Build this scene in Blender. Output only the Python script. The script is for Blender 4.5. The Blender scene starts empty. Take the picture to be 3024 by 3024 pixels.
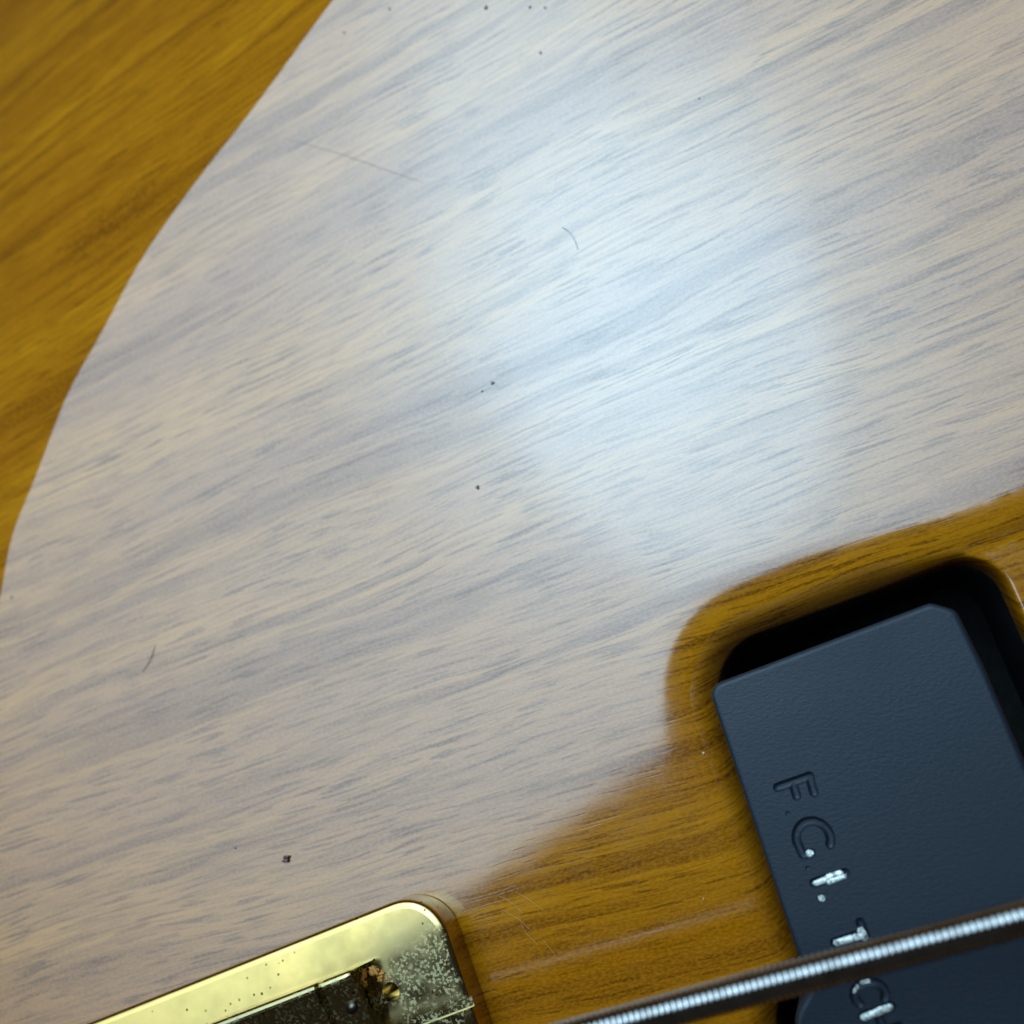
import bpy, bmesh, math, random
import numpy as np
from mathutils import Vector, Matrix
from mathutils.geometry import delaunay_2d_cdt

random.seed(7)
rng = np.random.default_rng(7)
S = 0.0012                      # one drawing unit is 1.2 mm; z = 0 is the flat top of the bass body
scene = bpy.context.scene
COL = scene.collection

# ------------------------------------------------------------------ camera
cam_data = bpy.data.cameras.new('camera')
cam = bpy.data.objects.new('camera', cam_data); COL.objects.link(cam)
CAM_H = 70.0
cam.matrix_world = Matrix(((0.95242343, 0.06368662, 0.29804971, 0.0),
                           (0.0,        0.97792404, -0.20896069, 0.0),
                           (-0.30477797, 0.19901906, 0.93139777, CAM_H * S),
                           (0, 0, 0, 1)))
cam_data.sensor_width = 36.0
cam_data.lens = 18.0 / math.tan(math.radians(26.5))
cam_data.clip_start = 0.002
cam_data.clip_end = 20.0
cam_data.dof.use_dof = True
cam_data.dof.focus_distance = 68.0 * S
cam_data.dof.aperture_fstop = 26.0
scene.camera = cam

# ------------------------------------------------------------------ dim room
world = bpy.data.worlds.new('World'); scene.world = world
world.use_nodes = True
bg = world.node_tree.nodes['Background']
bg.inputs['Color'].default_value = (1.0, 0.97, 0.9, 1)
bg.inputs['Strength'].default_value = 0.04

# ------------------------------------------------------------------ soft daylight panels above the body
def area_lamp(name, centre, ax, size, target, watts, color, spread):
    """rectangular lamp at `centre`, its long side along `ax`, facing `target`"""
    d = bpy.data.lights.new(name, 'AREA')
    d.shape = 'RECTANGLE'; d.size = size[0] * S; d.size_y = size[1] * S
    d.energy = watts; d.color = color; d.spread = math.radians(spread)
    o = bpy.data.objects.new(name, d); COL.objects.link(o)
    c = Vector(centre); z = (c - Vector(target)).normalized()
    x = Vector(ax); x = (x - z * x.dot(z)).normalized(); y = z.cross(x)
    m = Matrix((x, y, z)).transposed().to_4x4(); m.translation = c * S
    o.matrix_world = m
    return o
A = Vector((0.826, 0.563, 0)); Bv = Vector((-0.563, 0.826, 0))
pc = A * -42 + Bv * 124.9 + Vector((0, 0, 156))
area_lamp('window_light', pc, A, (440, 225), pc + (Bv * -0.39 + Vector((0, 0, -0.92))) * 170, 0.88, (0.525, 0.785, 1.0), 104)
# the brighter, bluish middle of the window: lamps with narrow beams, so their glow fades out softly
def glow(px_, py_, h, size, watts, spread, color=(0.42, 0.76, 1.0)):
    k = 1 + h / CAM_H
    o = area_lamp('window_core_light', (px_ * k, py_ * k, h), (-0.3, 0.95, 0), size, (px_, py_, 0), watts, color, spread)
    o.data.shape = 'ELLIPSE'
glow(-11.5, 25.0, 150, (170, 170), 0.0076, 34)
glow(-14.5, 35.0, 147, (170, 170), 0.0064, 36)
glow(-20.0, 49.0, 144, (190, 190), 0.0062, 40)
glow(-13.0, 30.0, 141, (260, 260), 0.0100, 64)
for c_, ax_, sz_, w_ in (((-52, 128, 152), (-0.26, 0.96, 0), (205, 96), 0.017), ((-44, 104, 150.5), (-0.36, 0.93, 0), (160, 84), 0.017), ((-37, 90, 149), (-0.30, 0.95, 0), (112, 70), 0.010)):
    area_lamp('window_core_light', c_, ax_, sz_, (-40, 80, 0), w_, (0.44, 0.75, 1.0), 130).data.shape = 'ELLIPSE'
area_lamp('window_edge_light', (-78, 190, 153), (-0.25, 0.95, 0), (120, 48), (-50, 120, 0), 0.007, (0.40, 0.72, 1.0), 150)

scene.view_settings.view_transform = 'Standard'
scene.view_settings.look = 'None'
scene.view_settings.exposure = 0.0
scene.view_settings.gamma = 1.0
scene.cycles.use_denoising = True
scene.cycles.max_bounces = 5
scene.cycles.diffuse_bounces = 2
scene.cycles.glossy_bounces = 3
scene.cycles.caustics_reflective = False
scene.cycles.caustics_refractive = False

# ------------------------------------------------------------------ helpers
def link(name, me, mat=None, parent=None, smooth=True):
    if mat: me.materials.append(mat)
    if smooth:
        me.polygons.foreach_set('use_smooth', [True] * len(me.polygons))
    o = bpy.data.objects.new(name, me); COL.objects.link(o)
    if parent: o.parent = parent
    return o

def mesh(name, verts, faces):
    me = bpy.data.meshes.new(name)
    me.from_pydata([tuple(float(c) * S for c in v) for v in verts], [], faces)
    me.update()
    return me

def root(name, label, cat, group=None, loc=(0, 0, 0)):
    o = bpy.data.objects.new(name, None); COL.objects.link(o)
    o.empty_display_size = 0.005
    tag(o, label, cat, group)
    return o

def tag(o, label, cat, group=None):
    o['label'] = label; o['category'] = cat
    if group: o['group'] = group

def sharp_by_angle(me, deg):
    bm = bmesh.new(); bm.from_mesh(me)
    for e in bm.edges:
        e.smooth = not (len(e.link_faces) == 2 and e.calc_face_angle(0) > math.radians(deg))
    bm.to_mesh(me); bm.free()

def catmull(pts, n, closed=False):
    P = [np.array(p, float) for p in pts]; out = []
    m = len(P); rngi = range(m if closed else m - 1)
    for i in rngi:
        if closed: p0, p1, p2, p3 = P[i - 1], P[i], P[(i + 1) % m], P[(i + 2) % m]
        else:
            p1, p2 = P[i], P[i + 1]
            p0 = P[i - 1] if i > 0 else 2 * p1 - p2
            p3 = P[i + 2] if i + 2 < m else 2 * p2 - p1
        for k in range(n):
            t = k / n
            out.append(0.5 * ((2 * p1) + (p2 - p0) * t + (2 * p0 - 5 * p1 + 4 * p2 - p3) * t * t + (3 * p1 - p0 - 3 * p2 + p3) * t ** 3))
    if not closed: out.append(P[-1])
    return np.array(out)

def round_poly(corners, seg=10):
    """closed polygon from (x, y, radius) corners with rounded corners"""
    out = []; m = len(corners)
    for i in range(m):
        p = np.array(corners[i][:2], float); r = corners[i][2]
        a = np.array(corners[i - 1][:2], float) - p; b = np.array(corners[(i + 1) % m][:2], float) - p
        a /= np.linalg.norm(a); b /= np.linalg.norm(b)
        if r <= 0: out.append(p); continue
        th = math.acos(np.clip(a @ b, -1, 1)); d = r / math.tan(th / 2)
        c = p + (a + b) / np.linalg.norm(a + b) * (r / math.sin(th / 2))
        s, e = p + a * d - c, p + b * d - c
        a0 = math.atan2(s[1], s[0]); da = (math.atan2(e[1], e[0]) - a0 + math.pi) % (2 * math.pi) - math.pi
        for k in range(seg + 1):
            q = a0 + da * k / seg
            out.append(c + r * np.array([math.cos(q), math.sin(q)]))
    return np.array(out)

def resample(poly, step):
    P = np.vstack([poly, poly[:1]]); L = np.linalg.norm(np.diff(P, axis=0), axis=1); s = np.r_[0, np.cumsum(L)]
    n = max(8, int(s[-1] / step)); t = np.linspace(0, s[-1], n, endpoint=False)
    return np.stack([np.interp(t, s, P[:, 0]), np.interp(t, s, P[:, 1])], 1)

def seg_dist(pts, line, closed):
    """distance of points to a polyline, and the side (cross product sign) at the nearest piece"""
    A_ = line; B_ = np.roll(line, -1, 0)
    if not closed: A_, B_ = line[:-1], line[1:]
    best = np.full(len(pts), 1e9); side = np.zeros(len(pts))
    for a, b in zip(A_, B_):
        d = b - a; l2 = d @ d
        if l2 < 1e-12: continue
        t = np.clip(((pts - a) @ d) / l2, 0, 1)
        q = pts - (a + t[:, None] * d); dd = np.hypot(q[:, 0], q[:, 1])
        m = dd < best
        best[m] = dd[m]; side[m] = (d[0] * q[m, 1] - d[1] * q[m, 0])
    return best, side

def inside(pts, poly):
    x, y = pts[:, 0], pts[:, 1]; r = np.zeros(len(pts), bool); j = len(poly) - 1
    for i in range(len(poly)):
        xi, yi = poly[i]; xj, yj = poly[j]
        if yi != yj:
            r ^= ((yi > y) != (yj > y)) & (x < (xj - xi) * (y - yi) / (yj - yi) + xi)
        j = i
    return r

def frame(origin, deg):
    a = math.radians(deg); o = np.array(origin)
    e1 = np.array([math.cos(a), math.sin(a)]); e2 = np.array([math.sin(a), -math.cos(a)])
    return lambda p: o + p[0] * e1 + p[1] * e2
PF = frame((-8.0, 3.0), 17.0)          # pickup axes: across the strings' length, then down the lettering
BF = frame((-27.26, -10.14), 21.6)     # bridge axes

# ------------------------------------------------------------------ materials
def new_mat(name):
    m = bpy.data.materials.new(name); m.use_nodes = True
    nt = m.node_tree
    return m, nt, nt.nodes['Principled BSDF']

class NT:
    def __init__(s, nt): s.nt = nt
    def n(s, typ, **kw):
        x = s.nt.nodes.new(typ)
        for k, v in kw.items():
            if k.startswith('i_'):
                x.inputs[k[2:].replace('_', ' ')].default_value = v
            else: setattr(x, k, v)
        return x
    def l(s, a, b): s.nt.links.new(a, b)
    def noise(s, vec, scale, detail=2.0, rough=0.5, dist=0.0):
        x = s.n('ShaderNodeTexNoise', i_Scale=scale, i_Detail=detail, i_Roughness=rough, i_Distortion=dist)
        s.l(vec, x.inputs['Vector']); return x.outputs['Fac']
    def mapping(s, vec, scale, loc=(0, 0, 0)):
        x = s.n('ShaderNodeMapping'); x.inputs['Scale'].default_value = scale; x.inputs['Location'].default_value = loc
        s.l(vec, x.inputs['Vector']); return x.outputs['Vector']
    def ramp(s, fac, stops):
        x = s.n('ShaderNodeValToRGB'); cr = x.color_ramp
        while len(cr.elements) < len(stops): cr.elements.new(0.5)
        for e, (p, c) in zip(cr.elements, stops):
            e.position = p; e.color = (c, c, c, 1) if isinstance(c, (int, float)) else (*c, 1)
        s.l(fac, x.inputs['Fac']); return x.outputs['Color']
    def mix(s, fac, a, b, blend='MIX'):
        x = s.n('ShaderNodeMix', data_type='RGBA', blend_type=blend)
        for sock, v in ((x.inputs[0], fac), (x.inputs[6], a), (x.inputs[7], b)):
            if isinstance(v, (int, float)): sock.default_value = v
            elif isinstance(v, tuple): sock.default_value = (*v, 1)
            else: s.l(v, sock)
        return x.outputs[2]
    def math(s, op, a, b=0.0, c=None):
        x = s.n('ShaderNodeMath', operation=op)
        for i, v in enumerate((a, b, c)):
            if v is None: continue
            if isinstance(v, (int, float)): x.inputs[i].default_value = v
            else: s.l(v, x.inputs[i])
        return x.outputs[0]

def wood_material():
    m, nt, p = new_mat('amber_lacquered_wood'); g = NT(nt)
    uv = g.n('ShaderNodeUVMap', uv_map='grain').outputs['UV']        # x along the grain, y across it, in drawing units
    # gentle sideways wander of the fibres
    w = g.n('ShaderNodeTexNoise', i_Scale=1.0, i_Detail=2.0); g.l(g.mapping(uv, (0.035, 0.10, 1)), w.inputs['Vector'])
    off = g.n('ShaderNodeVectorMath', operation='MULTIPLY_ADD'); g.l(w.outputs['Color'], off.inputs[0])
    off.inputs[1].default_value = (0, 3.0, 0); g.l(uv, off.inputs[2])
    w2 = g.n('ShaderNodeTexNoise', i_Scale=1.0, i_Detail=1.0); g.l(g.mapping(uv, (0.22, 0.5, 1)), w2.inputs['Vector'])
    off2 = g.n('ShaderNodeVectorMath', operation='MULTIPLY_ADD'); g.l(w2.outputs['Color'], off2.inputs[0])
    off2.inputs[1].default_value = (0, 0.10, 0); g.l(off.outputs[0], off2.inputs[2])
    q = off2.outputs[0]
    # a small mottled figure by the contour edge
    dv = g.n('ShaderNodeVectorMath', operation='SUBTRACT'); g.l(uv, dv.inputs[0]); dv.inputs[1].default_value = (-45.5, 65.0, 0)
    ds = g.n('ShaderNodeVectorMath', operation='LENGTH'); g.l(g.mapping(dv.outputs[0], (0.10, 0.30, 1)), ds.inputs[0])
    fig = g.ramp(ds.outputs['Value'], [(0.25, 1.0), (1.0, 0.0)])
    w3 = g.n('ShaderNodeTexNoise', i_Scale=1.3, i_Detail=1.0); g.l(uv, w3.inputs['Vector'])
    w3m = g.n('ShaderNodeVectorMath', operation='MULTIPLY'); g.l(w3.outputs['Color'], w3m.inputs[0]); g.l(fig, w3m.inputs[1])
    off3 = g.n('ShaderNodeVectorMath', operation='MULTIPLY_ADD'); g.l(w3m.outputs[0], off3.inputs[0]); off3.inputs[1].default_value = (7.0, 3.0, 0); g.l(q, off3.inputs[2])
    qf = off3.outputs[0]
    broad = g.ramp(g.noise(g.mapping(q, (0.012, 0.16, 1)), 1.0, 2.0), [(0.30, 0.0), (0.68, 1.0)])
    streak = g.ramp(g.noise(g.mapping(q, (0.014, 0.36, 1), (3, 8, 0)), 1.0, 3.0, 0.6), [(0.54, 0.0), (0.62, 1.0)])
    fine = g.noise(g.mapping(qf, (0.10, 1.7, 1), (0, 3, 0)), 1.0, 2.0, 0.6)
    pore = g.ramp(g.noise(g.mapping(q, (0.21, 3.5, 1), (5, 1, 0)), 1.0, 1.0, 0.5), [(0.575, 0.0), (0.625, 1.0)])
    pore2 = g.ramp(g.noise(g.mapping(qf, (0.30, 5.5, 1), (9, 4, 0)), 1.0, 1.0, 0.5), [(0.58, 0.0), (0.635, 1.0)])
    speck = g.noise(g.mapping(q, (3.2, 7.0, 1)), 1.0, 1.0, 0.6)
    patch = g.noise(g.mapping(q, (0.10, 0.22, 1), (2, 2, 0)), 1.0, 1.0)
    pore_amt = g.math('MULTIPLY', pore, g.ramp(patch, [(0.35, 0.35), (0.58, 1.0)]))
    rn = g.math('ABSOLUTE', g.math('SUBTRACT', g.noise(g.mapping(q, (0.030, 1.05, 1), (1, 6, 0)), 1.0, 2.0, 0.5), 0.5))
    ridge = g.ramp(rn, [(0.008, 1.0), (0.030, 0.0)])
    c = g.mix(broad, (0.245, 0.072, 0.0008), (0.375, 0.136, 0.0020))
    c = g.mix(g.math('MULTIPLY', streak, 0.68), c, (0.135, 0.034, 0.0004))
    c = g.mix(g.ramp(fine, [(0.36, 0.40), (0.58, 0.0)]), c, (0.180, 0.050, 0.0005))
    c = g.mix(g.math('MULTIPLY', ridge, 0.34), c, (0.115, 0.030, 0.0004))
    c = g.mix(g.math('MULTIPLY', pore_amt, 0.72), c, (0.080, 0.020, 0.0004))
    c = g.mix(g.math('MULTIPLY', pore2, 0.40), c, (0.095, 0.025, 0.0004))
    c = g.mix(g.math('MULTIPLY', g.ramp(speck, [(0.42, 0.0), (0.62, 1.0)]), 0.26), c, (0.47, 0.185, 0.006))
    fleck = g.ramp(g.noise(g.mapping(qf, (0.9, 1.6, 1)), 1.0, 3.0, 0.6, 0.8), [(0.48, 0.0), (0.58, 1.0)])
    c = g.mix(g.math('MULTIPLY', g.math('MULTIPLY', fleck, fig), 0.75), c, (0.120, 0.032, 0.0004))
    g.l(c, p.inputs['Base Color'])
    p.inputs['Roughness'].default_value = 0.55
    p.inputs['Specular IOR Level'].default_value = 0.0
    # the gloss is duller where the open pores and soft bands show through
    dull = g.math('ADD', g.math('ADD', g.math('MULTIPLY', pore_amt, 0.13), g.math('MULTIPLY', streak, 0.07)), g.math('ADD', g.math('MULTIPLY', ridge, 0.06), g.math('MULTIPLY', pore2, 0.06)))
    g.l(g.math('SUBTRACT', 1.0, dull), p.inputs['Coat Weight'])
    p.inputs['Coat IOR'].default_value = 1.75
    rgh = g.ramp(g.noise(g.mapping(uv, (0.3, 0.3, 1)), 1.0, 3.0, 0.65), [(0.3, 0.07), (0.75, 0.125)])
    g.l(rgh, p.inputs['Coat Roughness'])
    # lacquer sunk a little into the pores
    b = g.n('ShaderNodeBump', i_Strength=1.0, i_Distance=0.0000006, invert=True); g.l(pore, b.inputs['Height'])
    g.l(b.outputs['Normal'], p.inputs['Coat Normal'])
    return m
WOOD = wood_material()

def black_paint():
    m, nt, p = new_mat('black_cavity_paint'); g = NT(nt)
    co = g.n('ShaderNodeTexCoord').outputs['Object']
    c = g.ramp(g.noise(co, 900, 4.0, 0.6), [(0.45, (0.004, 0.004, 0.004)), (0.8, (0.012, 0.011, 0.010))])
    g.l(c, p.inputs['Base Color']); p.inputs['Roughness'].default_value = 0.75
    p.inputs['Specular IOR Level'].default_value = 0.2
    return m
CAVITY = black_paint()

def plastic():
    m, nt, p = new_mat('black_satin_plastic'); g = NT(nt)
    co = g.n('ShaderNodeTexCoord').outputs['Object']
    v = g.n('ShaderNodeMapping'); v.inputs['Rotation'].default_value = (0, 0, math.radians(-25)); v.inputs['Scale'].default_value = (0.55, 1.0, 1)
    g.l(co, v.inputs['Vector']); q = v.outputs['Vector']
    n1 = g.noise(q, 4800, 2.0, 0.6); n2 = g.noise(co, 120, 3.0, 0.5)
    p.inputs['Base Color'].default_value = (0.006, 0.010, 0.017, 1)
    g.l(g.ramp(n2, [(0.3, 0.44), (0.7, 0.56)]), p.inputs['Roughness'])
    p.inputs['Specular IOR Level'].default_value = 0.31
    b = g.n('ShaderNodeBump', i_Strength=1.0, i_Distance=0.00002); g.l(n1, b.inputs['Height'])
    g.l(b.outputs['Normal'], p.inputs['Normal'])
    return m
PLASTIC = plastic()

def silver_paint():
    m, nt, p = new_mat('worn_silver_paint'); g = NT(nt)
    co = g.n('ShaderNodeTexCoord').outputs['Object']
    n = g.noise(g.mapping(co, (1, 1, 1)), 2600, 4.0, 0.65)
    g.l(g.ramp(n, [(0.36, (0.10, 0.10, 0.09)), (0.52, (0.62, 0.62, 0.56)), (0.8, (0.85, 0.85, 0.80))]), p.inputs['Base Color'])
    p.inputs['Roughness'].default_value = 0.35; p.inputs['Metallic'].default_value = 0.25
    b = g.n('ShaderNodeBump', i_Strength=0.8, i_Distance=0.00006); g.l(n, b.inputs['Height'])
    g.l(b.outputs['Normal'], p.inputs['Normal'])
    return m
SILVER = silver_paint()

def gold(name, worn=False):
    m, nt, p = new_mat(name); g = NT(nt)
    co = g.n('ShaderNodeTexCoord').outputs['Object']
    big = g.noise(co, 150, 3.0, 0.6)
    # cloudy tarnish at the plate's free corner, plus dark reflection painted into the colour
    dv = g.n('ShaderNodeVectorMath', operation='SUBTRACT'); g.l(co, dv.inputs[0]); dv.inputs[1].default_value = tuple(float(t) * S for t in (*BF((-2.5, 6.0)), 2.5))
    ds = g.n('ShaderNodeVectorMath', operation='LENGTH'); g.l(dv.outputs[0], ds.inputs[0])
    zone = g.ramp(g.math('ADD', g.math('MULTIPLY', ds.outputs['Value'], 100.0), g.math('MULTIPLY', big, 0.5)), [(0.50, 1.0), (1.05, 1.0 if worn else 0.10)])
    gate = g.math('MULTIPLY', g.noise(co, 520, 2.0, 0.6), zone)
    bloom = g.math('MULTIPLY', g.ramp(g.noise(co, 3600, 2.0, 0.55), [(0.50, 0.0), (0.62, 1.0)]), g.ramp(gate, [(0.34, 0.0), (0.54, 1.0)]))
    pit = g.n('ShaderNodeTexVoronoi', i_Scale=1150.0); g.l(g.mapping(co, (1, 1, 1), (0.3, 0.1, 0)), pit.inputs['Vector'])
    pits = g.math('MULTIPLY', g.ramp(pit.outputs['Distance'], [(0.10, 1.0), (0.17, 0.0)]), g.ramp(g.noise(co, 330, 1.0), [(0.38, 0.0), (0.50, 1.0)]))
    c = g.mix(g.ramp(big, [(0.38, 0.0), (0.64, 1.0)]), (0.63, 0.415, 0.130), (0.47, 0.325, 0.105))
    c = g.mix(g.math('MULTIPLY', bloom, 0.6), c, (0.42, 0.37, 0.20))
    c = g.mix(g.math('MULTIPLY', zone, 0.55), c, (0.17, 0.185, 0.13))
    c = g.mix(pits, c, (0.06, 0.045, 0.008))
    g.l(c, p.inputs['Base Color'])
    p.inputs['Metallic'].default_value = 1.0
    r = g.math('ADD', g.ramp(g.noise(co, 700, 3.0, 0.6), [(0.3, 0.09), (0.8, 0.20)]), g.math('MULTIPLY', bloom, 0.32))
    g.l(r, p.inputs['Roughness'])
    return m
GOLD = gold('tarnished_gold_plating')
WORN = gold('worn_saddle_plating', True)

def simple(name, col, rough, metal=0.0, spec=0.5):
    m, nt, p = new_mat(name)
    p.inputs['Base Color'].default_value = (*col, 1); p.inputs['Roughness'].default_value = rough
    p.inputs['Metallic'].default_value = metal; p.inputs['Specular IOR Level'].default_value = spec
    return m

def steel():
    m, nt, p = new_mat('nickel_wound_steel'); g = NT(nt)
    co = g.n('ShaderNodeTexCoord').outputs['Object']
    n = g.noise(co, 900, 4.0, 0.6)
    g.l(g.ramp(n, [(0.3, (0.22, 0.205, 0.19)), (0.7, (0.34, 0.325, 0.31))]), p.inputs['Base Color'])
    p.inputs['Metallic'].default_value = 1.0
    g.l(g.ramp(n, [(0.3, 0.10), (0.8, 0.17)]), p.inputs['Roughness'])
    return m
STEEL = steel()

# ------------------------------------------------------------------ bass body
CAV_TOP = -0.7
cav = [(-0.35, -1.0, 0)]
cav_outline = round_poly([(-0.6, -2.55, 4.2), (19.25, -3.15, 2.6), (19.25, 75.0, 3.0), (-0.6, 75.0, 3.0),
                          (-0.6, 30.2, 1.2), (-3.9, 28.6, 3.2), (-3.9, 20.0, 3.0), (-0.6, 18.1, 1.4)], 12)
cav_outline = resample(cav_outline, 0.30)
cav_xy = np.array([PF(p) for p in cav_outline])

crease_ctrl = [(30, 153), (8, 120), (-15, 93), (-27, 78), (-37.78, 63.92), (-43.18, 57.26), (-47.64, 51.93), (-52.62, 46.15), (-57.07, 40.25),
               (-60.39, 34.2), (-63.69, 28.19), (-65.83, 22.12), (-67.76, 17.06), (-68.5, 11.53), (-68.9, 5.69), (-69, -6), (-67, -25), (-60, -52), (-46, -86), (-30, -124)]
crease = catmull(crease_ctrl, 14)
nrm = np.gradient(crease, axis=0); nrm = np.stack([nrm[:, 1], -nrm[:, 0]], 1); nrm /= np.linalg.norm(nrm, axis=1)[:, None]   # points to the arm side
wob = np.interp(np.arange(len(crease)), np.arange(0, len(crease), 9), rng.normal(0, 0.06, len(range(0, len(crease), 9))))
crease = crease + nrm * wob[:, None]
outline = catmull([(-160, 20), (-150, 90), (-110, 140), (-30, 160), (60, 148), (140, 116), (150, 0), (140, -112), (40, -134), (-40, -126), (-115, -85), (-152, -30)], 10, True)

pts = []; edges = []
def add_line(L, closed):
    b = len(pts); pts.extend(map(tuple, L)); n = len(L)
    edges.extend((b + i, b + i + 1) for i in range(n - 1))
    if closed: edges.append((b + n - 1, b))
add_line(cav_xy, True)
add_line(crease, False)
add_line(outline, True)
cand = []
for d in (0.12, 0.25, 0.4, 0.6, 0.85, 1.2, 1.6, 2.0, 2.5, 3.0, 3.6, 4.2, 5.0):
    t = np.roll(cav_xy, -1, 0) - np.roll(cav_xy, 1, 0); t /= np.linalg.norm(t, axis=1)[:, None]
    nn = np.stack([t[:, 1], -t[:, 0]], 1)
    if seg_dist(np.array([cav_xy[0] + nn[0] * 0.1]), cav_xy, True)[0][0] >= 0 and inside(np.array([cav_xy[0] + nn[0] * 0.1]), cav_xy)[0]: nn = -nn
    q = cav_xy + nn * d
    dd, _ = seg_dist(q, cav_xy, True)
    step = 1 if d < 2.2 else 2
    cand.append(q[(dd > d * 0.9)][::step])
for t in (0.6, 1.5, 3, 5, 8, 12, 18, 26, 36, 48, 62):
    cand.append((crease + nrm * t)[::2 if t < 6 else 6])
for e in np.r_[np.arange(16.0, 50.0, 0.9), np.arange(50.0, 160.0, 4.0)]:
    cand.append(np.array([PF((e, -2.55 - 0.0315 * (e + 0.35) - d)) for d in (-0.3, 0.0, 0.2, 0.4, 0.7, 1.1, 1.6, 2.2, 2.8, 3.5, 4.2, 5.0)]))
gx, gy = np.meshgrid(np.arange(-155, 150, 7.0), np.arange(-130, 160, 7.0))
cand.append(np.stack([gx.ravel(), gy.ravel()], 1))
cand = np.vstack(cand)
ok = inside(cand, outline) & ~inside(cand, cav_xy) & (seg_dist(cand, outline, True)[0] > 2) & (seg_dist(cand, cav_xy, True)[0] > 0.08) & (seg_dist(cand, crease, False)[0] > 0.4)
pts.extend(map(tuple, cand[ok]))
V, Eo, Fo, _, _, _ = delaunay_2d_cdt([Vector(p) for p in pts], edges, [], 0, 1e-4)
V = np.array([tuple(v) for v in V]); Fo = np.array([f for f in Fo if len(f) == 3])
cen = V[Fo].mean(1)
keep = inside(cen, outline) & ~inside(cen, cav_xy)
Fo = Fo[keep]

# the lacquer dips towards the top side of the hole and runs on past its right corner
EXT = np.array([PF(p) for p in resample(round_poly([(-0.35, -2.55, 4.2), (230.0, -9.8, 2.0), (230.0, 75.0, 3.0), (-0.35, 75.0, 3.0)], 12), 0.6)])
def top_z(P):
    dc, side = seg_dist(P, crease, False)
    arm = side < 0
    # the crease list runs from the top downwards, so the arm side lies on its right
    dl, _ = seg_dist(P, cav_xy, True)
    along = (P - np.array([-8.0, 3.0])) @ np.array([math.cos(math.radians(17)), math.sin(math.radians(17))])
    soft = np.clip((18.0 - along) / 6.0, 0.0, 1.0)
    d_eff = np.where(inside(P, EXT), 0.0, np.minimum(dl, seg_dist(P, EXT, True)[0]))
    wid = np.clip(4.6 - 0.20 * (along - 8.0), 2.3, 4.6)
    fade = np.clip((62.0 - along) / 40.0, 0, 1); fade = fade * fade * (3 - 2 * fade)
    z = -0.75 * fade * np.clip(1 - d_eff / wid, 0, 1) ** 2.6 - (0.2 + 1.3 * soft) * np.clip(1 - dl / (0.2 + 1.5 * soft), 0, 1) ** 2.2
    z = z - np.where(arm, 0.235 * dc, 0)
    do, _ = seg_dist(P, outline, True)
    z = z - 2.5 * np.clip(1 - do / 5.0, 0, 1) ** 2
    return z
Z = top_z(V)
verts = [(V[i, 0], V[i, 1], Z[i]) for i in range(len(V))]
tri = V[Fo]; area = (tri[:, 1, 0] - tri[:, 0, 0]) * (tri[:, 2, 1] - tri[:, 0, 1]) - (tri[:, 2, 0] - tri[:, 0, 0]) * (tri[:, 1, 1] - tri[:, 0, 1])
faces = [tuple(int(k) for k in (f if a > 0 else f[::-1])) for f, a in zip(Fo, area)]

def boundary_ids(line):
    ids = []
    for p in line:
        ids.append(int(np.argmin(np.hypot(V[:, 0] - p[0], V[:, 1] - p[1]))))
    return ids
cav_ids = boundary_ids(cav_xy); out_ids = boundary_ids(outline)
lip_z = {}
def wall(ids, depths, flip):
    prev = list(ids); n = len(ids)
    for dz in depths:
        cur = []
        for i in ids:
            verts.append((V[i, 0], V[i, 1], min(dz, Z[i] - 0.05) if dz > -10 else dz)); cur.append(len(verts) - 1)
        for k in range(n):
            a, b = prev[k], prev[(k + 1) % n]; c, d = cur[(k + 1) % n], cur[k]
            faces.append((a, b, c, d) if flip else (d, c, b, a))
        prev = cur
    return prev
def area_of(ids): 
    P = V[ids]; return 0.5 * np.sum(P[:, 0] * np.roll(P[:, 1], -1) - np.roll(P[:, 0], -1) * P[:, 1])
wall(cav_ids, (-3.0, -4.6), area_of(cav_ids) > 0)
bot = wall(out_ids, (-34.0, -35.0), area_of(out_ids) < 0)
faces.append(tuple(bot))
me = mesh('body_wood', verts, faces)
# grain coordinates
ga = math.radians(16.3)
allv = np.array(verts)
gxx = allv[:, 0] * math.cos(ga) + allv[:, 1] * math.sin(ga); gyy = -allv[:, 0] * math.sin(ga) + allv[:, 1] * math.cos(ga)
gv = gyy * np.exp(-0.0014 * gxx) + 0.35 * allv[:, 2]
uvl = me.uv_layers.new(name='grain')
li = np.empty(len(me.loops), int); me.loops.foreach_get('vertex_index', li)
uvl.data.foreach_set('uv', np.stack([gxx[li], gv[li]], 1).ravel())
body = root('bass_guitar_body', 'amber lacquered wooden bass guitar body with a pale window reflection and a routed pickup hole', 'guitar body')
bo = link('body_wood', me, WOOD, body)
# sharp contour crease
cr_ids = boundary_ids(crease); cr_set = {tuple(sorted(e)) for e in zip(cr_ids[:-1], cr_ids[1:])}
att = me.attributes.new('sharp_edge', 'BOOLEAN', 'EDGE')
att.data.foreach_set('value', [tuple(sorted(e.vertices)) in cr_set for e in me.edges])
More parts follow.
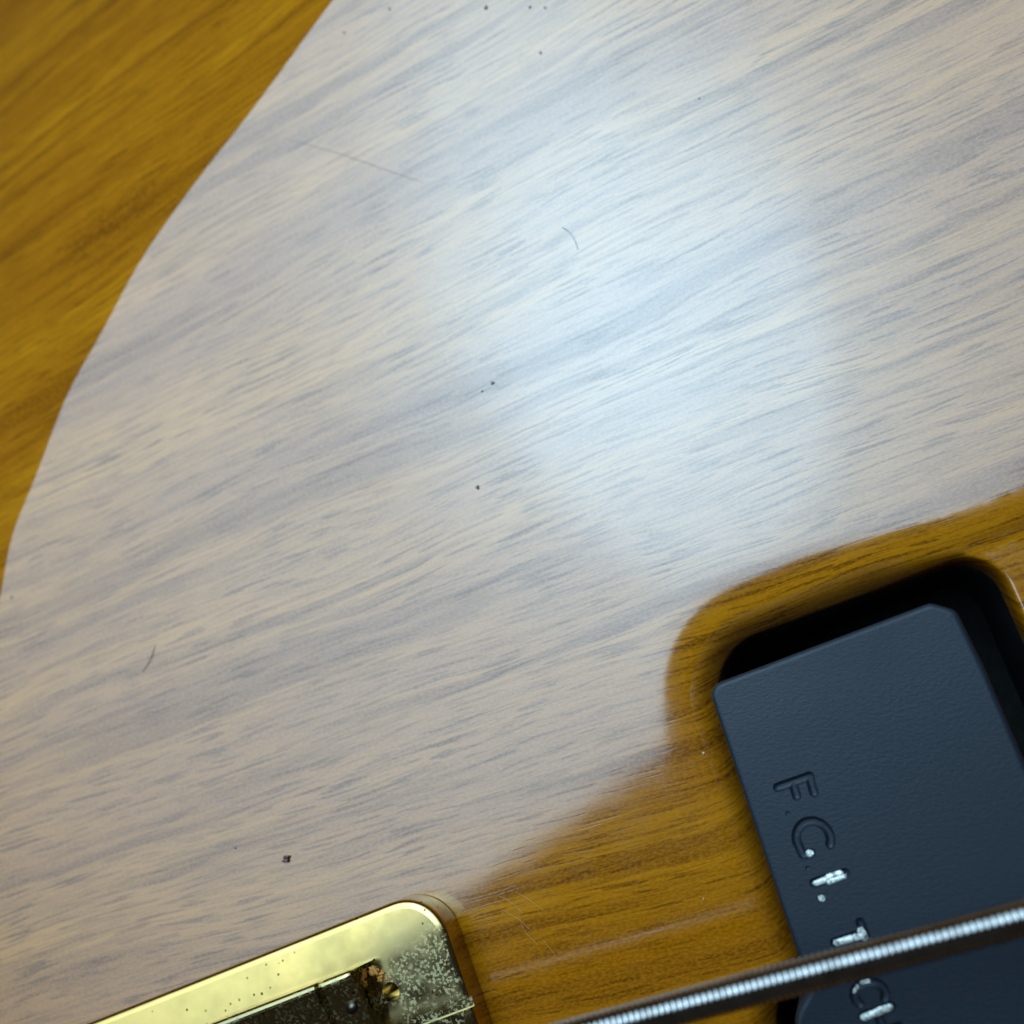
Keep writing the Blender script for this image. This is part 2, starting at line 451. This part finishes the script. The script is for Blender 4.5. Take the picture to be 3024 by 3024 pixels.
# black routed cavity
n = len(cav_ids); cv = []; cf = []
def shrink(k): 
    c = V[cav_ids].mean(0); return [(p[0] + (c[0] - p[0]) * k, p[1] + (c[1] - p[1]) * k) for p in V[cav_ids]]
rings = [(0.0, -4.55), (0.004, -4.75), (0.004, -15.0)]
for k, z in rings:
    cv += [(x, y, z) for x, y in shrink(k)]
flip = area_of(cav_ids) > 0
for r in range(len(rings) - 1):
    for i in range(n):
        j = (i + 1) % n; f = (r * n + i, r * n + j, (r + 1) * n + j, (r + 1) * n + i)
        cf.append(f if flip else f[::-1])
cf.append(tuple(range(2 * n, 3 * n)) if flip else tuple(range(2 * n, 3 * n))[::-1])
link('pickup_cavity', mesh('pickup_cavity', cv, cf), CAVITY, body, smooth=False)

# ------------------------------------------------------------------ pickup
PZ = 4.0
pick = root('bass_pickup', 'black plastic bass pickup with embossed lettering F.G.I. TECH set in the routed hole', 'pickup')
pk = round_poly([(-0.3, 0.15, 0.9), (13.95, -0.5, 0.5), (15.15, 0.35, 0.7), (15.35, 4.0, 6.0), (15.35, 72, 1.6), (-0.35, 72, 1.6), (-0.4, 29.6, 0.8), (-2.0, 28.2, 2.2), (-2.0, 19.6, 1.9), (-0.45, 18.3, 0.9)], 9)
pk = resample(pk, 0.35)
def extrude_profile(poly, prof, xf, cap=True):
    """poly in frame units; prof = [(inset, z)...] from bottom to top"""
    t = np.roll(poly, -1, 0) - np.roll(poly, 1, 0); t /= np.linalg.norm(t, axis=1)[:, None]
    nn = np.stack([t[:, 1], -t[:, 0]], 1)
    if inside(np.array([poly[0] + nn[0] * 0.05]), poly)[0]: nn = -nn
    n = len(poly); vs = []; fs = []
    for ins, z in prof:
        for p, q in zip(poly, nn):
            x, y = xf(p - q * ins); vs.append((x, y, z))
    for r in range(len(prof) - 1):
        for i in range(n):
            j = (i + 1) % n; fs.append((r * n + i, r * n + j, (r + 1) * n + j, (r + 1) * n + i))
    if cap:
        fs.append(tuple(range((len(prof) - 1) * n, len(prof) * n))); fs.append(tuple(range(n))[::-1])
    me = mesh('m', vs, fs)
    bm = bmesh.new(); bm.from_mesh(me); bmesh.ops.recalc_face_normals(bm, faces=bm.faces); bm.to_mesh(me); bm.free()
    return me
prof = [(0.0, -12.0), (0.0, PZ - 0.35), (0.03, PZ - 0.2), (0.1, PZ - 0.09), (0.2, PZ - 0.025), (0.35, PZ)]
cover_me = extrude_profile(pk, prof, PF)

def capsule(bm, a, b, r, z, flat=1.0, seg=14, rings=5):
    """rounded rod between two plan points, centre height z"""
    a = Vector((*PF(a), z)); b = Vector((*PF(b), z)); d = b - a; L = d.length
    x = d.normalized() if L > 1e-6 else Vector((1, 0, 0)); y = Vector((-x.y, x.x, 0)); zz = Vector((0, 0, 1))
    loops = []
    stations = [(-math.cos(t) * r, math.sin(t) * r, a) for t in [math.pi / 2 * k / rings for k in range(1, rings + 1)]] + \
               [(math.sin(t) * r, math.cos(t) * r, b) for t in [math.pi / 2 * k / rings for k in range(0 if L > 1e-6 else 1, rings)]]
    for off, rad, c in stations:
        loops.append([bm.verts.new((c + x * off + y * (math.cos(q) * rad) + zz * (math.sin(q) * rad * flat)) * S) for q in [2 * math.pi * k / seg for k in range(seg)]])
    p0 = bm.verts.new((a - x * r) * S); p1 = bm.verts.new((b + x * r) * S)
    for l0, l1 in zip(loops[:-1], loops[1:]):
        for k in range(seg): bm.faces.new((l0[k], l0[(k + 1) % seg], l1[(k + 1) % seg], l1[k]))
    for k in range(seg):
        bm.faces.new((p0, loops[0][(k + 1) % seg], loops[0][k])); bm.faces.new((p1, loops[-1][k], loops[-1][(k + 1) % seg]))

H0, H1 = 1.72, 3.75      # lower and upper end of the letters across the pickup
def arc(cx, cy, rx, ry, a0, a1, n=9):
    return [(cx + rx * math.cos(math.radians(a0 + (a1 - a0) * k / n)), cy + ry * math.sin(math.radians(a0 + (a1 - a0) * k / n))) for k in range(n + 1)]
strokes = {
    'F': [[(H0, 7.12), (H1, 7.02)], [(H1 - 0.05, 7.05), (H1 - 0.1, 8.0)], [(2.66, 7.1), (2.62, 7.9)]],
    'dot1': [[(1.78, 8.72), (1.79, 8.72)]],
    'G': [arc(2.70, 10.45, 0.98, 1.0, 395, 165, 14), [(1.76, 10.7), (1.80, 11.15), (2.3, 11.2)]],
    'dot2': [[(1.80, 11.95), (1.81, 11.95)]],
    'I': [[(H0 + 0.15, 12.82), (H1, 12.74)]],
    'dot3': [[(1.97, 13.72), (1.98, 13.72)]],
    'T': [[(1.85, 16.2), (3.6, 16.12)], [(3.6, 15.5), (3.6, 16.75)]],
    'E': [[(1.9, 17.4), (3.6, 17.35)], [(1.92, 17.4), (1.95, 18.0)], [(2.75, 17.4), (2.75, 17.9)], [(3.58, 17.4), (3.58, 18.0)]],
    'C': [arc(2.72, 19.25, 0.86, 0.66, 395, 145, 12)],
    'H': [[(1.95, 20.28), (3.62, 20.1)], [(2.75, 20.2), (2.8, 21.2)], [(1.95, 21.3), (3.65, 21.2)]],
}
bmc = bmesh.new()
for k, ss in strokes.items():
    for s in ss:
        for a, b in zip(s[:-1], s[1:]):
            capsule(bmc, a, b, 0.31 if k not in ('dot1', 'dot2') else 0.2, PZ + 0.13)
for p, r in (((3.3, -0.05), 0.28), ((8.0, -0.28), 0.25), ((7.6, -0.2), 0.15), ((2.6, 0.0), 0.12)):
    capsule(bmc, p, (p[0] + 0.25, p[1]), r, PZ + 0.12)
cutme = bpy.data.meshes.new('cut'); bmesh.ops.recalc_face_normals(bmc, faces=bmc.faces); bmc.to_mesh(cutme); bmc.free()
tmp_a = bpy.data.objects.new('tmp_cover', cover_me); tmp_b = bpy.data.objects.new('tmp_cut', cutme)
COL.objects.link(tmp_a); COL.objects.link(tmp_b)
md = tmp_a.modifiers.new('b', 'BOOLEAN'); md.operation = 'DIFFERENCE'; md.object = tmp_b; md.solver = 'EXACT'; md.use_self = True
dg = bpy.context.evaluated_depsgraph_get()
cover_final = bpy.data.meshes.new_from_object(tmp_a.evaluated_get(dg))
cover_final.name = 'cover'
bpy.data.objects.remove(tmp_a); bpy.data.objects.remove(tmp_b)
sharp_by_angle(cover_final, 32)
cover = link('cover', cover_final, PLASTIC, pick)
for f in cover_final.polygons:
    if f.normal.z > 0.9995: f.use_smooth = False          # a true flat face beside the rounded edge

def paint(name, segs, r, z, lump=0.05):
    bm = bmesh.new()
    for a, b in segs: capsule(bm, a, b, r, z, flat=0.35, seg=12)
    for v in bm.verts:
        v.co += Vector(rng.normal(0, lump * S * 0.5, 3))
    me = bpy.data.meshes.new(name); bm.to_mesh(me); bm.free()
    return link(name, me, SILVER, cover)
paint('letter_paint', [((1.95, 12.85), (2.9, 12.78)), ((2.8, 12.7), (3.5, 12.68)), ((2.7, 12.98), (3.6, 12.92))], 0.16, PZ - 0.03)
paint('letter_paint', [((2.2, 11.2), (2.24, 11.2))], 0.2, PZ - 0.09)
paint('letter_paint', [((1.97, 13.72), (1.99, 13.74))], 0.2, PZ - 0.12)
paint('letter_paint', [((1.95, 16.22), (2.8, 16.2)), ((3.1, 16.18), (3.5, 16.2)), ((3.5, 15.95), (3.55, 16.3))], 0.2, PZ - 0.02)
paint('letter_paint', [((2.0, 20.3), (2.9, 20.22)), ((2.8, 20.2), (3.5, 20.12))], 0.2, PZ - 0.02)
paint('letter_paint', [((1.95, 18.95), (2.2, 18.72)), ((2.5, 18.6), (2.9, 18.6))], 0.09, PZ - 0.12)

# ------------------------------------------------------------------ bridge
bridge = root('bass_bridge', 'tarnished gold plated bass bridge plate with its saddle, below the pale reflection', 'bridge')
T0 = 2.5
pl = resample(round_poly([(-42, 0, 2.5), (0, 0, 3.2), (0.25, 60, 2.5), (-42, 60, 2.5)], 12), 0.4)
plate = extrude_profile(pl, [(0.12, 0.02), (0.0, 0.15), (0.0, T0 - 0.45), (0.05, T0 - 0.24), (0.16, T0 - 0.1), (0.34, T0 - 0.02), (0.55, T0)], BF)
# cross groove for the saddle track
def groove_cut(x0, x1, y0, y1, z0, z1):
    c = [BF((x0, y0)), BF((x1, y0)), BF((x1, y1)), BF((x0, y1))]
    vs = [(*p, z) for z in (z0, z1) for p in c]
    fs = [(0, 1, 2, 3), (7, 6, 5, 4)] + [(i, i + 4, (i + 1) % 4 + 4, (i + 1) % 4) for i in range(4)]
    me = mesh('cut', vs, fs); bm = bmesh.new(); bm.from_mesh(me); bmesh.ops.recalc_face_normals(bm, faces=bm.faces); bm.to_mesh(me); bm.free(); return me
def cut(me, cutters):
    a = bpy.data.objects.new('tmp_a', me); COL.objects.link(a); bs = []
    for c in cutters:
        b = bpy.data.objects.new('tmp_b', c); COL.objects.link(b); bs.append(b)
        md = a.modifiers.new('b', 'BOOLEAN'); md.operation = 'DIFFERENCE'; md.object = b; md.solver = 'EXACT'
    r = bpy.data.meshes.new_from_object(a.evaluated_get(bpy.context.evaluated_depsgraph_get()))
    bpy.data.objects.remove(a)
    for b in bs: bpy.data.objects.remove(b)
    return r
def disc_cut(x, y, r, z0, z1, n=20):
    c = np.array(BF((x, y))); vs = [(c[0] + r * math.cos(t), c[1] + r * math.sin(t), z) for z in (z0, z1) for t in [2 * math.pi * k / n for k in range(n)]]
    fs = [tuple(range(n))[::-1], tuple(range(n, 2 * n))] + [(i, (i + 1) % n, (i + 1) % n + n, i + n) for i in range(n)]
    return mesh('cut', vs, fs)
plate = cut(plate, [groove_cut(-40, 3, 7.25, 7.9, 2.0, 5), groove_cut(-40, 3, 22.0, 22.65, 2.0, 5), disc_cut(-5.1, 5.3, 0.62, 0.8, 5)])
plate.name = 'base_plate'; sharp_by_angle(plate, 35)
link('base_plate', plate, GOLD, bridge)
for f in plate.polygons:
    if f.normal.z > 0.9995: f.use_smooth = False
# saddle block: straight bright front edge, long top ramp falling towards the tail, rounded right end, a cross slot
sec = [(3.0, 2.52), (3.0, 4.70), (3.05, 4.86), (3.16, 4.96), (3.34, 5.0), (3.55, 4.95), (3.8, 4.84), (5.2, 4.36), (7.0, 3.74), (9.2, 2.98), (9.5, 2.52)]
stations = [(-19.0, 1.0), (-9.0, 1.0), (-8.95, 0.80), (-8.35, 0.80), (-8.3, 1.0), (-6.75, 1.0), (-6.5, 0.985), (-6.32, 0.93), (-6.22, 0.82)]
vs = []; fs = []; ns = len(sec)
for gx_, k in stations:
    for g2_, z_ in sec:
        vs.append((*BF((gx_, g2_ + (0.25 * (1 - k) if g2_ < 4 else 0))), 2.52 + (z_ - 2.52) * k))
for i in range(len(stations) - 1):
    for j in range(ns):
        fs.append((i * ns + j, i * ns + (j + 1) % ns, (i + 1) * ns + (j + 1) % ns, (i + 1) * ns + j))
fs.append(tuple(range(ns))); fs.append(tuple(range((len(stations) - 1) * ns, len(stations) * ns))[::-1])
sm = mesh('saddle', vs, fs)
bm = bmesh.new(); bm.from_mesh(sm); bmesh.ops.recalc_face_normals(bm, faces=bm.faces); bm.to_mesh(sm); bm.free()
sharp_by_angle(sm, 32)
saddle = link('saddle', sm, WORN, bridge)
def rod(name, p, q, r, mat, parent, seg=20, thread=0.0):
    p, q = Vector(p), Vector(q); d = (q - p); L = d.length; x = d.normalized(); y = x.orthogonal().normalized(); z = x.cross(y)
    n = 40; vs = []; fs = []
    for i in range(n + 1):
        for k in range(seg):
            a = 2 * math.pi * k / seg; rr = r * (1 + thread * math.sin(i * 2.1 + a))
            vs.append(p + x * (L * i / n) + y * (math.cos(a) * rr) + z * (math.sin(a) * rr))
    for i in range(n):
        for k in range(seg): fs.append((i * seg + k, i * seg + (k + 1) % seg, (i + 1) * seg + (k + 1) % seg, (i + 1) * seg + k))
    fs.append(tuple(range(seg))[::-1]); fs.append(tuple(range(n * seg, (n + 1) * seg)))
    return link(name, mesh(name, vs, fs), mat, parent)
rod('height_screw', (*BF((-7.1, 5.2)), 2.6), (*BF((-7.1, 5.2)), 4.55), 0.40, simple('dark_screw_steel', (0.10, 0.085, 0.06), 0.35, 1.0), bridge, 16)

# ------------------------------------------------------------------ wound string
def wound_string():
    a = np.array([-9.29, -13.97, 13.0]); b = np.array([7.44, -8.69, 13.0]); d = (b - a) / np.linalg.norm(b - a)
    p0 = a - d * 38; L = 175.0; r = 0.86; pitch = 0.33; per = 8; seg = 28
    n = int(L / pitch * per); side = np.cross(d, [0, 0, 1.0]); side /= np.linalg.norm(side); up = np.cross(side, d)
    t = np.arange(n + 1) * pitch / per
    ang = np.linspace(0, 2 * math.pi, seg, endpoint=False)
    ph = (t[:, None] / pitch + ang[None] / (2 * math.pi)) % 1.0
    prof = np.sqrt(np.clip(1 - (2 * ph - 1) ** 2, 0.03, 1))
    rad = r - 0.11 + 0.11 * prof
    P = p0 + d * t[:, None, None] + side * (np.cos(ang) * rad)[..., None] + up * (np.sin(ang) * rad)[..., None]
    vs = P.reshape(-1, 3); fs = []
    for i in range(n):
        for k in range(seg): fs.append((i * seg + k, (i + 1) * seg + k, (i + 1) * seg + (k + 1) % seg, i * seg + (k + 1) % seg))
    fs.append(tuple(range(seg))); fs.append(tuple(range(n * seg, (n + 1) * seg))[::-1])
    me = mesh('bass_string', vs, fs); bm = bmesh.new(); bm.from_mesh(me); bmesh.ops.recalc_face_normals(bm, faces=bm.faces); bm.to_mesh(me); bm.free()
    o = link('bass_string', me, STEEL)
    tag(o, 'thick wound steel bass string crossing over the black pickup', 'string')
wound_string()

# ------------------------------------------------------------------ dust, hairs and scratches
DUST = simple('dark_dust', (0.12, 0.095, 0.075), 0.8, spec=0.2)
RUST = simple('red_brown_crumb', (0.07, 0.012, 0.006), 0.5)
FIBRE = simple('dark_fibre', (0.10, 0.09, 0.09), 0.5)
LINT = simple('pale_lint', (0.38, 0.30, 0.20), 0.7)
def crumb(name, x, y, z, r, mat, stretch=1.0, rot=0.0):
    bm = bmesh.new(); bmesh.ops.create_icosphere(bm, subdivisions=3, radius=1.0)
    for v in bm.verts:
        k = 1 + 0.35 * math.sin(5.1 * v.co.x + 3.3 * v.co.y + x) + 0.2 * math.sin(7 * v.co.z + y)
        v.co = Vector((v.co.x * k * stretch, v.co.y * k, v.co.z * 0.6 * k))
    me = bpy.data.meshes.new(name)
    bmesh.ops.transform(bm, matrix=Matrix.Translation((x * S, y * S, (z + r * 0.4) * S)) @ Matrix.Rotation(rot, 4, 'Z') @ Matrix.Scale(r * S, 4), verts=bm.verts)
    bm.to_mesh(me); bm.free()
    return link(name, me, mat)
def fibre(name, pts3, r, mat, parent=None, seg=6):
    P = catmull(pts3, 8); n = len(P); vs = []; fs = []
    for i in range(n):
        d = P[min(i + 1, n - 1)] - P[max(i - 1, 0)]; d /= np.linalg.norm(d)
        s = np.cross(d, [0, 0, 1.0]); s /= np.linalg.norm(s); u = np.cross(s, d)
        rr = r * (0.35 + 0.65 * math.sin(math.pi * (i + 0.6) / (n + 0.2)) ** 0.5)
        for k in range(seg):
            a = 2 * math.pi * k / seg; vs.append(P[i] + s * math.cos(a) * rr + u * math.sin(a) * rr)
    for i in range(n - 1):
        for k in range(seg): fs.append((i * seg + k, (i + 1) * seg + k, (i + 1) * seg + (k + 1) % seg, i * seg + (k + 1) % seg))
    fs.append(tuple(range(seg))); fs.append(tuple(range((n - 1) * seg, n * seg))[::-1])
    return link(name, mesh(name, vs, fs), mat, parent)
tag(crumb('crumb', -39.7, -9.14, 0, 0.22, RUST, 1.3, 0.9), 'tiny red brown crumb on the pale wood above the bridge', 'crumb')
for i, (x, y, r, lab) in enumerate([
        (-23.92, 25.77, 0.13, 'dark dust speck left of the brightest reflection, upper of a close pair'),
        (-24.76, 25.23, 0.08, 'dark dust speck left of the brightest reflection, lower of a close pair'),
        (-25.09, 17.77, 0.14, 'single dark dust speck on pale wood near the middle of the picture'),
        (-67.19, 11.18, 0.09, 'tiny dust speck beside the lower end of the contour edge, far left'),
        (-33.39, 60.38, 0.10, 'dust speck at the top edge, nearest the amber contour'),
        (-24.65, 58.39, 0.14, 'largest dust speck of the row along the top edge'),
        (-19.99, 53.15, 0.10, 'dust speck hanging below the row along the top edge'),
        (-37.6, 59.03, 0.09, 'faint dust speck just right of the amber contour near the top'),
        (-44.01, -8.5, 0.08, 'tiny dark dust speck left of the red brown crumb'),
        (-20.86, 57.53, 0.10, 'dust speck at the top edge, left one of the rightmost pair'),
        (-19.6, 57.2, 0.09, 'dust speck at the top edge, right one of the rightmost pair'),
        (-7.6, 46.5, 0.07, 'lone faint dust speck right of the brightest reflection')]):
    tag(crumb('dust_speck', x, y, 0, r * 0.78, DUST, 1.25, i * 0.8), lab, 'dust', 'dark dust specks on the lacquer')
for i, (x, y, r) in enumerate([(-9.2, -1.4, 0.08), (-9.5, -10.5, 0.05)]):
    tag(crumb('lint_speck', x, y, float(top_z(np.array([[x, y]]))[0]), r, LINT, 1.1, i), 'pale lint speck on amber wood beside the ' + ('pickup, the larger one' if i == 0 else 'pickup, nearer the string'), 'lint')
tag(fibre('hair', [(-52.39, 6.76, 0.06), (-52.6, 5.9, 0.09), (-52.9, 5.3, 0.1), (-53.4, 4.65, 0.06)], 0.028, FIBRE), 'short dark curved hair at the far left of the pale wood', 'hair')
tag(fibre('hair', [(-18.4, 37.75, 0.06), (-17.8, 37.25, 0.1), (-17.4, 36.5, 0.1), (-17.17, 35.73, 0.06)], 0.036, simple('pale_fibre', (0.48, 0.50, 0.54), 0.6)), 'short pale curved hair inside the brightest reflection', 'hair')
SCR = simple('scratched_lacquer', (0.16, 0.11, 0.06), 0.6)
fibre('scratch', [(-42.8, 49.87, 0.0), (-37.65, 47.51, 0.01), (-33.7, 45.42, 0.01), (-29.88, 43.46, 0.0)], 0.02, SCR, body)
SCUFF = simple('pale_scuff', (0.34, 0.20, 0.09), 0.5)
for p0, p1 in (((-23.4, -10.9), (-21.6, -12.0)), ((-22.9, -11.9), (-20.9, -13.2)), ((-21.9, -12.2), (-20.6, -13.9)), ((-22.2, -10.6), (-20.2, -11.7)), ((-20.4, -13.4), (-19.3, -14.6)), ((-23.0, -10.3), (-21.9, -10.6))):
    m_ = ((p0[0] + p1[0]) / 2 + rng.normal(0, 0.15), (p0[1] + p1[1]) / 2 + rng.normal(0, 0.1))
    fibre('scratch', [(*p0, 0.0), (*m_, 0.004), (*p1, 0.0)], 0.011, SCUFF, body, 5)
ORANGE_LUMP = simple('orange_brown_lump', (0.42, 0.16, 0.022), 0.45)  # small orange-brown lumps on the plate at the saddle's right end
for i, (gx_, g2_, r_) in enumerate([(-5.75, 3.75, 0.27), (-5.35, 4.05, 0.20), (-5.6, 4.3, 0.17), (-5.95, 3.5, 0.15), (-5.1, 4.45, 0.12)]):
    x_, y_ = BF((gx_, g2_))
    o_ = crumb('orange_lump', x_, y_, T0 - 0.06, r_, ORANGE_LUMP, 1.3, i * 1.1); o_.parent = bridge
